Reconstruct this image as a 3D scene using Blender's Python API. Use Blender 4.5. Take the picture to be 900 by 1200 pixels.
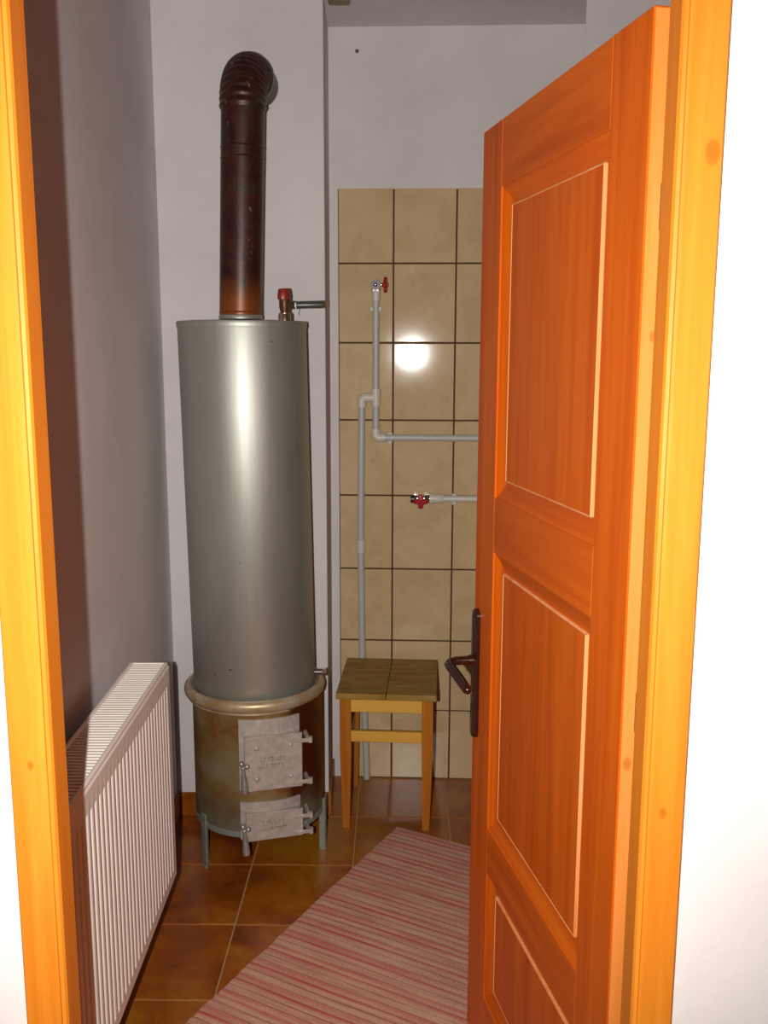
import bpy, bmesh, math, random
from mathutils import Vector, Matrix

random.seed(7)
S = bpy.context.scene
for o in list(bpy.data.objects):
    bpy.data.objects.remove(o, do_unlink=True)
C = S.collection
R = math.radians

# ------------------------------------------------------------------ camera
CAM_H = 1.6
F_PX = 1112.8
PITCH, YAW, ROLL = R(9.643), R(0.534), R(0.1576)
fw = Vector((math.sin(YAW) * math.cos(PITCH), math.cos(YAW) * math.cos(PITCH), -math.sin(PITCH)))
rt = Vector((math.cos(YAW), -math.sin(YAW), 0))
up = rt.cross(fw)
rt2 = rt * math.cos(ROLL) + up * math.sin(ROLL)
up2 = up * math.cos(ROLL) - rt * math.sin(ROLL)
cam_data = bpy.data.cameras.new('camera')
cam = bpy.data.objects.new('camera', cam_data)
C.objects.link(cam)
cam.matrix_world = Matrix((
    (rt2.x, up2.x, -fw.x, 0.0),
    (rt2.y, up2.y, -fw.y, 0.0),
    (rt2.z, up2.z, -fw.z, CAM_H),
    (0, 0, 0, 1)))
cam_data.sensor_fit = 'VERTICAL'
cam_data.sensor_height = 36.0
cam_data.lens = 36.0 * F_PX / 1200.0
cam_data.clip_start = 0.02
S.camera = cam

# ------------------------------------------------------------------ world, flash, exposure
world = bpy.data.worlds.new('world')
S.world = world
world.use_nodes = True
bg = world.node_tree.nodes['Background']
bg.inputs[0].default_value = (1.0, 0.82, 0.62, 1)
bg.inputs[1].default_value = 0.03

flash_data = bpy.data.lights.new('camera_flash', 'SPOT')
flash_data.energy = 190.0
flash_data.spot_size = R(112)
flash_data.spot_blend = 1.0
flash_data.color = (1.0, 0.965, 0.925)
flash_data.shadow_soft_size = 0.007
flash = bpy.data.objects.new('camera_flash', flash_data)
flash.location = (-0.097, 0.0, 1.59)
flash.rotation_euler = (R(90 - 7.0), 0, R(0.5))
C.objects.link(flash)

S.view_settings.view_transform = 'Standard'
S.view_settings.look = 'None'
S.view_settings.gamma = 1.0
S.view_settings.use_curve_mapping = False
S.view_settings.exposure = 0.0


# ------------------------------------------------------------------ material helpers
class NT:
    def __init__(self, name):
        self.m = bpy.data.materials.new(name)
        self.m.use_nodes = True
        self.t = self.m.node_tree
        self.b = self.t.nodes['Principled BSDF']

    def n(self, kind, **kw):
        x = self.t.nodes.new(kind)
        for k, v in kw.items():
            setattr(x, k, v)
        return x

    def l(self, a, b):
        self.t.links.new(a, b)

    def coords(self, scale=(1, 1, 1), rot=(0, 0, 0), rand=False):
        tc = self.n('ShaderNodeTexCoord')
        mp = self.n('ShaderNodeMapping')
        mp.inputs['Scale'].default_value = scale
        mp.inputs['Rotation'].default_value = rot
        if rand:
            oi = self.n('ShaderNodeObjectInfo')
            mul = self.n('ShaderNodeMath', operation='MULTIPLY')
            mul.inputs[1].default_value = 37.0
            self.l(oi.outputs['Random'], mul.inputs[0])
            add = self.n('ShaderNodeVectorMath', operation='ADD')
            self.l(tc.outputs['Object'], add.inputs[0])
            self.l(mul.outputs[0], add.inputs[1])
            self.l(add.outputs[0], mp.inputs['Vector'])
        else:
            self.l(tc.outputs['Object'], mp.inputs['Vector'])
        return mp.outputs[0]

    def noise(self, vec, scale, detail=4, rough=0.55, dist=0.0):
        x = self.n('ShaderNodeTexNoise')
        x.inputs['Scale'].default_value = scale
        x.inputs['Detail'].default_value = detail
        x.inputs['Roughness'].default_value = rough
        x.inputs['Distortion'].default_value = dist
        self.l(vec, x.inputs['Vector'])
        return x.outputs['Fac']

    def ramp(self, fac, stops, interp='LINEAR'):
        x = self.n('ShaderNodeValToRGB')
        x.color_ramp.interpolation = interp
        els = x.color_ramp.elements
        while len(els) < len(stops):
            els.new(0.5)
        for e, (p, c) in zip(els, stops):
            e.position = p
            e.color = (c[0], c[1], c[2], 1) if not isinstance(c, (int, float)) else (c, c, c, 1)
        self.l(fac, x.inputs[0])
        return x.outputs[0]

    def mix(self, fac, a, b, blend='MIX'):
        x = self.n('ShaderNodeMix', data_type='RGBA', blend_type=blend)
        for sock, v in ((x.inputs[0], fac), (x.inputs[6], a), (x.inputs[7], b)):
            if isinstance(v, (int, float)):
                sock.default_value = v
            elif isinstance(v, tuple):
                sock.default_value = (*v, 1)
            else:
                self.l(v, sock)
        return x.outputs[2]

    def bump(self, h, strength=0.2, dist=0.01):
        x = self.n('ShaderNodeBump')
        x.inputs['Strength'].default_value = strength
        x.inputs['Distance'].default_value = dist
        self.l(h, x.inputs['Height'])
        self.l(x.outputs[0], self.b.inputs['Normal'])

    def set(self, color=None, rough=0.5, metal=0.0, spec=None, coat=None):
        if color is not None:
            if isinstance(color, tuple):
                self.b.inputs['Base Color'].default_value = (*color, 1)
            else:
                self.l(color, self.b.inputs['Base Color'])
        if isinstance(rough, (int, float)):
            self.b.inputs['Roughness'].default_value = rough
        else:
            self.l(rough, self.b.inputs['Roughness'])
        self.b.inputs['Metallic'].default_value = metal
        if spec is not None:
            self.b.inputs['Specular IOR Level'].default_value = spec
        if coat is not None:
            self.b.inputs['Coat Weight'].default_value = coat[0]
            self.b.inputs['Coat Roughness'].default_value = coat[1]
        return self.m


def mat_plain(name, col, rough=0.5, metal=0.0, var=0.12, scale=60.0, spec=None, coat=None):
    t = NT(name)
    v = t.coords()
    f = t.noise(v, scale, 3)
    dark = tuple(c * (1 - var) for c in col)
    lite = tuple(min(1, c * (1 + var)) for c in col)
    return t.set(t.ramp(f, [(0.3, dark), (0.7, lite)]), rough, metal, spec, coat)


def mat_plaster(name, col, bump=0.12):
    t = NT(name)
    v = t.coords()
    f = t.noise(v, 3.0, 5, 0.6)
    g = t.noise(v, 45.0, 4, 0.6)
    c = t.ramp(f, [(0.3, tuple(x * 0.93 for x in col)), (0.7, tuple(min(1, x * 1.05) for x in col))])
    t.bump(g, bump, 0.004)
    return t.set(c, 0.85, spec=0.2)


def mat_wood(name, axis, base, dark, lite, rough=0.38, grain=1.0, spec=0.5, coat=None, bump=0.12, knots=()):
    t = NT(name)
    sc = [26.0 * grain] * 3
    sc['XYZ'.index(axis)] = 1.1 * grain
    v = t.coords(tuple(sc), rand=True)
    f = t.noise(v, 1.0, 6, 0.62, 0.6)
    sc2 = [70.0 * grain] * 3
    sc2['XYZ'.index(axis)] = 2.5 * grain
    v2 = t.coords(tuple(sc2), rand=True)
    f2 = t.noise(v2, 1.0, 3, 0.6, 0.2)
    c = t.ramp(f, [(0.25, dark), (0.5, base), (0.78, lite)])
    c2 = t.mix(t.ramp(f2, [(0.35, 0.0), (0.75, 0.35)]), c, dark)
    for kp, kr in knots:
        tc = t.n('ShaderNodeTexCoord')
        sub = t.n('ShaderNodeVectorMath', operation='SUBTRACT')
        t.l(tc.outputs['Object'], sub.inputs[0])
        sub.inputs[1].default_value = kp
        scl = t.n('ShaderNodeVectorMath', operation='MULTIPLY')
        t.l(sub.outputs[0], scl.inputs[0])
        st_ = [1 / kr] * 3
        st_['XYZ'.index(axis)] = 0.62 / kr
        scl.inputs[1].default_value = st_
        ln = t.n('ShaderNodeVectorMath', operation='LENGTH')
        t.l(scl.outputs[0], ln.inputs[0])
        k = t.ramp(ln.outputs['Value'], [(0.0, 0.75), (0.5, 0.6), (0.75, 0.5), (1.0, 0.0)])
        c2 = t.mix(k, c2, tuple(x * 0.6 for x in dark))
    t.bump(f2, bump, 0.002)
    return t.set(c2, rough, 0.0, spec, coat)


OR_B, OR_D, OR_L = (0.66, 0.120, 0.004), (0.50, 0.072, 0.002), (0.76, 0.170, 0.008)
M = {}
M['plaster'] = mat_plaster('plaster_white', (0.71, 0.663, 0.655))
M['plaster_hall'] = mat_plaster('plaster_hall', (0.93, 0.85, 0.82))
M['wood_v'] = mat_wood('orange_pine_vertical', 'Z', OR_B, OR_D, OR_L, 0.42, spec=0.22)
M['wood_h'] = mat_wood('orange_pine_horizontal', 'X', OR_B, OR_D, OR_L, 0.42, spec=0.22)
M['wood_frame'] = mat_wood('frame_pine', 'Z', (0.82, 0.255, 0.020), (0.74, 0.185, 0.010), (0.88, 0.33, 0.036), 0.5, spec=0.2, knots=(((0.408, 1.2025, 1.838), 0.011), ((0.392, 1.2025, 0.98), 0.006), ((-0.462, 1.2025, 1.05), 0.005)))
M['edge_wood'] = mat_wood('leaf_edge_pine', 'Z', (0.80, 0.26, 0.04), (0.72, 0.19, 0.02), (0.85, 0.34, 0.09), 0.4, knots=(((0.0, -0.012, 1.0), 0.008), ((0.0, -0.020, 1.62), 0.006)))
M['bead'] = mat_wood('worn_bead', 'Z', (0.84, 0.36, 0.13), (0.76, 0.20, 0.03), (0.88, 0.52, 0.30), 0.35)
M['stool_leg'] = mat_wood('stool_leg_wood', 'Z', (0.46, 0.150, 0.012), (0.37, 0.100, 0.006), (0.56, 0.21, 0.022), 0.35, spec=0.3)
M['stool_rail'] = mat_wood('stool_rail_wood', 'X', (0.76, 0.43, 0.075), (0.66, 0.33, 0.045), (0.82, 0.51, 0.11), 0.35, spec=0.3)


def mat_seat():
    t = NT('stool_seat_wood')
    v = t.coords((4, 30, 10), rand=True)
    f = t.noise(v, 1.2, 6, 0.65, 0.8)
    c = t.ramp(f, [(0.25, (0.15, 0.075, 0.012)), (0.5, (0.31, 0.18, 0.035)), (0.75, (0.44, 0.27, 0.07))])
    v2 = t.coords()
    g = t.noise(v2, 14, 4, 0.7)
    c = t.mix(t.ramp(g, [(0.5, 0.0), (0.72, 0.5)]), c, (0.42, 0.32, 0.15))
    t.bump(f, 0.2, 0.003)
    return t.set(c, 0.5, spec=0.12)


M['seat'] = mat_seat()


def mat_walltile():
    t = NT('beige_glazed_tile')
    v = t.coords(rand=True)
    f = t.noise(v, 9, 5, 0.65, 0.4)
    c = t.ramp(f, [(0.25, (0.53, 0.375, 0.19)), (0.5, (0.62, 0.455, 0.25)), (0.75, (0.68, 0.51, 0.30))])
    g = t.noise(v, 38, 4, 0.7, 1.2)
    c = t.mix(t.ramp(g, [(0.56, 0.0), (0.72, 0.35)]), c, (0.42, 0.27, 0.10))
    oi = t.n('ShaderNodeObjectInfo')
    c = t.mix(t.ramp(oi.outputs['Random'], [(0.0, 0.0), (1.0, 0.14)]), c, (0.48, 0.34, 0.17))
    wv = t.noise(v, 5, 2, 0.5)
    t.bump(wv, 0.02, 0.01)
    return t.set(c, 0.072, 0.0, 0.42)


M['walltile'] = mat_walltile()
M['grout_dark'] = mat_plain('dark_grout', (0.075, 0.032, 0.014), 0.8)


def mat_floortile():
    t = NT('brown_glazed_floor_tile')
    v = t.coords(rand=True)
    f = t.noise(v, 5, 5, 0.6, 0.6)
    c = t.ramp(f, [(0.32, (0.19, 0.032, 0.002)), (0.48, (0.36, 0.082, 0.004)), (0.64, (0.43, 0.165, 0.008))])
    g = t.noise(v, 60, 3, 0.7)
    c = t.mix(t.ramp(g, [(0.4, 0.0), (0.75, 0.3)]), c, (0.12, 0.03, 0.006))
    oi = t.n('ShaderNodeObjectInfo')
    c = t.mix(t.ramp(oi.outputs['Random'], [(0.0, 0.0), (1.0, 0.35)]), c, (0.36, 0.15, 0.02))
    t.bump(t.noise(v, 14, 3), 0.06, 0.006)
    return t.set(c, 0.3, 0.0, 0.5)


M['floortile'] = mat_floortile()
M['grout_floor'] = mat_plain('sand_grout', (0.52, 0.30, 0.12), 0.85)


def mat_tank():
    t = NT('silver_painted_steel')
    v = t.coords((1, 1, 0.25))
    f = t.noise(v, 9, 4, 0.6)
    c = t.ramp(f, [(0.3, (0.42, 0.44, 0.385)), (0.7, (0.51, 0.515, 0.465))])
    g = t.noise(t.coords((90, 90, 1.5)), 1.0, 3)
    rr = t.ramp(g, [(0.3, 0.45), (0.7, 0.51)])
    sp = t.noise(t.coords(), 34, 2, 0.5)
    c = t.mix(t.ramp(sp, [(0.765, 0.0), (0.785, 0.7)]), c, (0.12, 0.05, 0.02))
    return t.set(c, rr, 0.76)


M['tank'] = mat_tank()


def mat_firebox():
    t = NT('scorched_firebox_steel')
    v = t.coords()
    f = t.noise(v, 5.5, 5, 0.6, 0.5)
    c = t.ramp(f, [(0.30, (0.13, 0.030, 0.006)), (0.42, (0.25, 0.115, 0.03)), (0.55, (0.30, 0.215, 0.085)), (0.70, (0.33, 0.31, 0.20))])
    # scorched red-brown on the side turned to the room door
    sep = t.n('ShaderNodeSeparateXYZ')
    tc = t.n('ShaderNodeTexCoord')
    t.l(tc.outputs['Object'], sep.inputs[0])
    f2 = t.noise(v, 8, 3, 0.6)
    add = t.n('ShaderNodeMath', operation='MULTIPLY_ADD')
    t.l(f2, add.inputs[0])
    add.inputs[1].default_value = 0.12
    t.l(sep.outputs['X'], add.inputs[2])
    s = t.ramp(add.outputs[0], [(0.15, 0.0), (0.19, 1.0)])
    c = t.mix(s, c, (0.10, 0.018, 0.004))
    # greener silver paint low down
    zz = t.n('ShaderNodeMath', operation='MULTIPLY_ADD')
    t.l(f2, zz.inputs[0])
    zz.inputs[1].default_value = 0.18
    t.l(sep.outputs['Z'], zz.inputs[2])
    s2 = t.ramp(zz.outputs[0], [(0.27, 0.75), (0.36, 0.0)])
    c = t.mix(s2, c, (0.23, 0.25, 0.18))
    return t.set(c, 0.42, 0.45)


M['firebox'] = mat_firebox()


def mat_ring():
    t = NT('heat_stained_ring')
    f = t.noise(t.coords(), 7, 5, 0.6, 0.4)
    c = t.ramp(f, [(0.3, (0.36, 0.21, 0.08)), (0.5, (0.52, 0.40, 0.24)), (0.62, (0.60, 0.52, 0.37)), (0.72, (0.46, 0.12, 0.02))])
    return t.set(c, 0.40, 0.45)


M['ring'] = mat_ring()
M['cast'] = mat_plain('silver_painted_cast_iron', (0.50, 0.445, 0.40), 0.48, 0.30, 0.16, 45)
M['castdark'] = mat_plain('dark_latch_steel', (0.42, 0.42, 0.39), 0.32, 0.6, 0.15, 40)
M['leg'] = mat_plain('green_grey_leg_paint', (0.30, 0.34, 0.29), 0.45, 0.4, 0.15, 50)


def mat_flue():
    t = NT('rusty_enamelled_flue')
    v = t.coords((1, 1, 0.6))
    f = t.noise(v, 16, 6, 0.68, 0.7)
    c = t.ramp(f, [(0.32, (0.006, 0.004, 0.003)), (0.44, (0.032, 0.007, 0.004)), (0.53, (0.062, 0.014, 0.006)), (0.62, (0.026, 0.024, 0.010)), (0.76, (0.075, 0.055, 0.034))])
    g = t.noise(t.coords((2.2, 2.2, 1.0)), 22, 3, 0.7)
    c = t.mix(t.ramp(g, [(0.66, 0.0), (0.72, 0.55)]), c, (0.30, 0.24, 0.20))
    sep = t.n('ShaderNodeSeparateXYZ')
    tc = t.n('ShaderNodeTexCoord')
    t.l(tc.outputs['Object'], sep.inputs[0])
    ad = t.n('ShaderNodeMath', operation='MULTIPLY_ADD')
    t.l(f, ad.inputs[0])
    ad.inputs[1].default_value = 0.10
    t.l(sep.outputs['Z'], ad.inputs[2])
    s = t.ramp(ad.outputs[0], [(0.10, 0.9), (0.17, 0.0)])
    c = t.mix(s, c, (0.24, 0.060, 0.008))
    t.bump(f, 0.2, 0.003)
    return t.set(c, 0.40, 0.2, 0.5)


M['flue'] = mat_flue()
M['pvc'] = mat_plain('grey_white_plastic_pipe', (0.50, 0.505, 0.465), 0.4, 0, 0.05)
M['pvc_w'] = mat_plain('white_plastic_fitting', (0.64, 0.61, 0.53), 0.38, 0, 0.05)
M['chrome'] = mat_plain('chrome', (0.62, 0.60, 0.55), 0.18, 1.0, 0.05)
M['darkmetal'] = mat_plain('dark_bronze', (0.045, 0.04, 0.025), 0.32, 0.0, 0.3, 300)
M['brass'] = mat_plain('dull_brass', (0.11, 0.045, 0.012), 0.4, 0.4, 0.3)
M['red'] = mat_plain('red_plastic', (0.42, 0.012, 0.02), 0.3, 0, 0.1)
M['red2'] = mat_plain('red_cap_plastic', (0.28, 0.018, 0.008), 0.4, 0, 0.15)
M['black'] = mat_plain('black_rubber', (0.02, 0.02, 0.018), 0.35)
M['hose'] = mat_plain('grey_green_hose', (0.055, 0.065, 0.05), 0.3)
M['tape'] = mat_plain('white_tape', (0.8, 0.78, 0.76), 0.6)
M['radiator'] = mat_plain('radiator_enamel', (0.90, 0.84, 0.76), 0.4, 0, 0.02, 8)
M['radiator_in'] = mat_plain('radiator_inside', (0.10, 0.09, 0.08), 0.7)
M['groove'] = mat_plain('radiator_groove', (0.42, 0.38, 0.34), 0.5)
M['handle'] = mat_plain('brown_plastic_handle', (0.030, 0.007, 0.004), 0.2, 0, 0.1, 30, coat=(0.4, 0.1))
M['olive'] = mat_plain('olive_box', (0.20, 0.19, 0.08), 0.5)
M['steel'] = mat_plain('dull_steel', (0.16, 0.14, 0.13), 0.4, 0.8)


def mat_rug():
    t = NT('striped_rag_rug')
    tc = t.n('ShaderNodeTexCoord')
    sep = t.n('ShaderNodeSeparateXYZ')
    t.l(tc.outputs['Object'], sep.inputs[0])

    def band(scale, along, off):
        cx = t.n('ShaderNodeCombineXYZ')
        a = t.n('ShaderNodeMath', operation='MULTIPLY')
        a.inputs[1].default_value = scale
        t.l(sep.outputs['Y'], a.inputs[0])
        b = t.n('ShaderNodeMath', operation='MULTIPLY')
        b.inputs[1].default_value = along
        t.l(sep.outputs['X'], b.inputs[0])
        t.l(a.outputs[0], cx.inputs[0])
        t.l(b.outputs[0], cx.inputs[1])
        cx.inputs[2].default_value = off
        return cx.outputs[0]
    base = t.ramp(t.noise(band(70, 5.0, 1), 1.0, 3, 0.6), [(0.3, (0.64, 0.30, 0.22)), (0.65, (0.82, 0.53, 0.37))])

    def stripes(period, stops, off):
        m = t.n('ShaderNodeMath', operation='MULTIPLY_ADD')
        m.inputs[1].default_value = 1.0 / period
        m.inputs[2].default_value = off
        t.l(sep.outputs['Y'], m.inputs[0])
        fr = t.n('ShaderNodeMath', operation='FRACT')
        t.l(m.outputs[0], fr.inputs[0])
        return t.ramp(fr.outputs[0], stops)
    # where the red weft comes up is patchy along the row
    patch = t.ramp(t.noise(band(26, 4.0, 3), 1.0, 2, 0.6), [(0.30, 0.25), (0.62, 1.0)])
    wide = stripes(0.0715, [(0.0, 0.0), (0.30, 0.0), (0.34, 0.75), (0.44, 0.75), (0.48, 0.15), (0.60, 0.15), (0.63, 0.7), (0.70, 0.7), (0.74, 0.0), (1.0, 0.0)], 100.0)
    wide = t.mix(1.0, wide, patch, 'MULTIPLY')
    c = t.mix(wide, base, (0.74, 0.10, 0.11))
    thin = stripes(0.0238, [(0.0, 0.0), (0.40, 0.0), (0.46, 0.65), (0.56, 0.65), (0.62, 0.0), (1.0, 0.0)], 100.3)
    patch2 = t.ramp(t.noise(band(44, 2.5, 7), 1.0, 2, 0.6), [(0.34, 0.1), (0.54, 1.0)])
    thin = t.mix(1.0, thin, patch2, 'MULTIPLY')
    c = t.mix(thin, c, (0.34, 0.04, 0.05))
    v = t.coords((180, 330, 1))
    ck = t.noise(v, 1.0, 2, 0.6)
    c = t.mix(t.ramp(ck, [(0.35, 0.3), (0.6, 0.0)]), c, (0.30, 0.08, 0.07))
    t.bump(ck, 0.5, 0.004)
    return t.set(c, 0.95, 0, 0.1)


M['rug'] = mat_rug()


# ------------------------------------------------------------------ geometry helpers
def finish(name, bm, mat, parent=None, smooth=False):
    me = bpy.data.meshes.new(name)
    bmesh.ops.recalc_face_normals(bm, faces=bm.faces)
    bm.to_mesh(me)
    bm.free()
    if smooth:
        me.shade_smooth()
        try:
            me.set_sharp_from_angle(angle=R(smooth if smooth is not True else 40))
        except Exception:
            pass
    me.materials.append(mat)
    o = bpy.data.objects.new(name, me)
    C.objects.link(o)
    if parent is not None:
        o.parent = parent
    return o


def box(bm, x0, x1, y0, y1, z0, z1, bev=0.0, seg=1, mtx=None):
    r = bmesh.ops.create_cube(bm, size=1.0)
    vs = r['verts']
    for v in vs:
        v.co = Vector((x0 + (v.co.x + .5) * (x1 - x0), y0 + (v.co.y + .5) * (y1 - y0), z0 + (v.co.z + .5) * (z1 - z0)))
    if bev > 0:
        es = list({e for v in vs for e in v.link_edges})
        q = bmesh.ops.bevel(bm, geom=es, offset=bev, segments=seg, affect='EDGES', profile=0.5)
        vs = list({v for f in q['faces'] for v in f.verts} | {v for v in vs if v.is_valid})
    if mtx is not None:
        for v in vs:
            v.co = mtx @ v.co
    return vs


def boxo(name, dims, mat, parent=None, bev=0.002, seg=1, mtx=None):
    bm = bmesh.new()
    box(bm, *dims, bev=bev, seg=seg, mtx=mtx)
    return finish(name, bm, mat, parent)


def frame_of(d):
    d = d.normalized()
    a = Vector((0, 0, 1)) if abs(d.z) < 0.9 else Vector((1, 0, 0))
    u = d.cross(a).normalized()
    return u, u.cross(d).normalized()


def tube(bm, pts, rad, n=14, cap=True):
    """sweep a circle along pts; rad = number or list"""
    pts = [Vector(p) for p in pts]
    rings = []
    u = None
    for i, p in enumerate(pts):
        if i == 0:
            d = pts[1] - pts[0]
        elif i == len(pts) - 1:
            d = pts[-1] - pts[-2]
        else:
            d = (pts[i + 1] - p).normalized() + (p - pts[i - 1]).normalized()
        d.normalize()
        if u is None:
            u, w = frame_of(d)
        else:
            u = (u - d * u.dot(d)).normalized()
            w = u.cross(d).normalized()
        r = rad[i] if isinstance(rad, (list, tuple)) else rad
        rings.append([bm.verts.new(p + (u * math.cos(2 * math.pi * k / n) + w * math.sin(2 * math.pi * k / n)) * r) for k in range(n)])
    for a, b in zip(rings, rings[1:]):
        for k in range(n):
            bm.faces.new((a[k], a[(k + 1) % n], b[(k + 1) % n], b[k]))
    if cap:
        bm.faces.new(rings[0])
        bm.faces.new(list(reversed(rings[-1])))
    return rings


def tubeo(name, pts, rad, mat, parent=None, n=14, smooth=40):
    bm = bmesh.new()
    tube(bm, pts, rad, n)
    return finish(name, bm, mat, parent, smooth)


def arc_pts(p0, corner, p1, r, n=6):
    """p0 -> rounded corner -> p1"""
    p0, c, p1 = Vector(p0), Vector(corner), Vector(p1)
    a = (p0 - c).normalized()
    b = (p1 - c).normalized()
    out = [p0]
    for i in range(n + 1):
        t = i / n
        q = c + a * r * (1 - t) ** 2 + b * r * t ** 2
        out.append(q)
    out.append(p1)
    return out


def lathe(name, prof, mat, parent=None, n=48, cx=0.0, cy=0.0, shear=0.0, smooth=45, close=False):
    """prof: (radius, z) pairs around a vertical axis; shear moves the axis in x with z"""
    bm = bmesh.new()
    rings = []
    for r, z in prof:
        if r <= 1e-6:
            rings.append([bm.verts.new((cx + shear * z, cy, z))])
        else:
            rings.append([bm.verts.new((cx + shear * z + r * math.cos(2 * math.pi * k / n), cy + r * math.sin(2 * math.pi * k / n), z)) for k in range(n)])
    pairs = list(zip(rings, rings[1:]))
    if close:
        pairs.append((rings[-1], rings[0]))
    for a, b in pairs:
        for k in range(n):
            k2 = (k + 1) % n
            if len(a) == 1:
                bm.faces.new((a[0], b[k2], b[k]))
            elif len(b) == 1:
                bm.faces.new((a[k], a[k2], b[0]))
            else:
                bm.faces.new((a[k], a[k2], b[k2], b[k]))
    return finish(name, bm, mat, parent, smooth)


def tag(o, label, cat, kind=None, group=None):
    o['label'] = label
    o['category'] = cat
    if kind:
        o['kind'] = kind
    if group:
        o['group'] = group
    return o


def thing(name, label, cat, loc=(0, 0, 0), rz=0.0, kind=None, group=None):
    o = bpy.data.objects.new(name, None)
    o.empty_display_size = 0.1
    C.objects.link(o)
    o.location = loc
    o.rotation_euler = (0, 0, rz)
    return tag(o, label, cat, kind, group)


# ------------------------------------------------------------------ room shell
XL, XR = -0.685, 0.95          # side walls
YP = 3.095                     # front of chimney breast and pilaster
PILX = -0.160                  # right side of chimney breast
PIL2 = 0.640                   # left side of pilaster
CZ = 2.667                     # ceiling
BACK0, BROT = 3.3979, R(-3.0)  # back wall, a little out of square
DY0, DY1 = 1.208, 1.262        # door frame depth
JL, JR = -0.434, 0.365         # inner faces of the jambs
HEAD = 2.058
WY0, WY1 = 1.214, 1.300        # wall that holds the door


def back_y(x):
    return BACK0 + math.tan(BROT) * x


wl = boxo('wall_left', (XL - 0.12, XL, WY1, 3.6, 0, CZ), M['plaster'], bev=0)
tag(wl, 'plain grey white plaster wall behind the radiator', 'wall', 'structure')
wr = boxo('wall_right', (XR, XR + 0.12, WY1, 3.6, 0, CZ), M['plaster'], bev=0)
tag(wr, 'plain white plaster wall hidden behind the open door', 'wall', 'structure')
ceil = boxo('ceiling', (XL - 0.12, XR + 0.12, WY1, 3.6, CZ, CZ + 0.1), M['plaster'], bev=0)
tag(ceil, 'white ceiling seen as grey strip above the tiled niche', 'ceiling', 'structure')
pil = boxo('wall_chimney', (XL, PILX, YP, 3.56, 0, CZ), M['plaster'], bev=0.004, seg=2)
tag(pil, 'white chimney breast behind the boiler and flue', 'wall', 'structure')
bm = bmesh.new()
pp = [(PIL2, YP), (XR, YP), (XR, 3.5), (PIL2 + 0.083, 3.5)]     # its left flank is splayed
lo_ = [bm.verts.new((a, b, 0)) for a, b in pp]
hi_ = [bm.verts.new((a, b, CZ)) for a, b in pp]
bm.faces.new(list(reversed(lo_)))
bm.faces.new(hi_)
for k in range(4):
    bm.faces.new((lo_[k], lo_[(k + 1) % 4], hi_[(k + 1) % 4], hi_[k]))
pl2 = finish('wall_pilaster', bm, M['plaster'])
tag(pl2, 'white wall projection at right, above the open door', 'wall', 'structure')

# wall with the doorway (hall side is the bright white seen at both picture edges)
bm = bmesh.new()
box(bm, -1.6, JL - 0.050, WY0, WY1, 0, CZ)
box(bm, JR + 0.050, 1.9, WY0, WY1, 0, CZ)
box(bm, JL - 0.050, JR + 0.050, WY0, WY1, HEAD + 0.05, CZ)
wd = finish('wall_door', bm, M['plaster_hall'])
tag(wd, 'brightly flashed white hallway wall around the orange door frame', 'wall', 'structure')

# back wall
wb = thing('wall_back', 'beige tiled back wall with white plaster above the tiles', 'wall', (0, BACK0, 0), BROT, 'structure')
boxo('wall_plaster', (PILX - 0.1, PIL2 + 0.15, 0, 0.12, 0, CZ), M['plaster'], wb, bev=0)
TX0, TX1 = -0.130, PIL2 + 0.040
boxo('grout', (TX0, TX1, -0.0035, 0.001, 0, 2.146), M['grout_dark'], wb, bev=0)['label'] = 'dark brown grout'
TW, TH, JT = 0.2169, 0.2712, 0.0052
cols = []
x = 0.0627
edges_x = [TX0, 0.0627, 0.0627 + TW, 0.0627 + 2 * TW, TX1]
edges_z = [k * TH for k in range(8)] + [2.150]
tile_meshes = {}
for i in range(len(edges_x) - 1):
    for k in range(8):
        w = edges_x[i + 1] - edges_x[i] - JT
        h = edges_z[k + 1] - edges_z[k] - JT
        key = (round(w, 4), round(h, 4))
        if key not in tile_meshes:
            bm = bmesh.new()
            box(bm, -w / 2, w / 2, -0.0075, 0.0, -h / 2, h / 2, bev=0.0022, seg=2)
            o = finish('tile', bm, M['walltile'], wb)
            tile_meshes[key] = o.data
        else:
            o = bpy.data.objects.new('tile', tile_meshes[key])
            C.objects.link(o)
            o.parent = wb
        o.location = ((edges_x[i] + edges_x[i + 1]) / 2, 0, (edges_z[k] + edges_z[k + 1]) / 2 + (0.0 if k else 0.001))
        o.rotation_euler = (R(random.uniform(-.10, .10)), 0, R(random.uniform(-.10, .10)))

# floor
fl = thing('floor', 'floor of glossy brown square tiles with sandy joints', 'floor', (0, 0, 0), 0, 'structure')
boxo('floor_slab', (-1.6, 1.9, -1.2, 3.6, -0.1, -0.0025), M['grout_floor'], fl, bev=0)
FP, FJ, FROT = 0.318, 0.0045, R(-1.3)
ca, sa = math.cos(FROT), math.sin(FROT)


def clip(poly, a, b, c):
    """keep a*x+b*y<=c"""
    out = []
    for p, q in zip(poly, poly[1:] + poly[:1]):
        dp, dq = a * p[0] + b * p[1] - c, a * q[0] + b * q[1] - c
        if dp <= 0:
            out.append(p)
        if dp * dq < 0:
            t = dp / (dp - dq)
            out.append((p[0] + (q[0] - p[0]) * t, p[1] + (q[1] - p[1]) * t))
    return out


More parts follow.
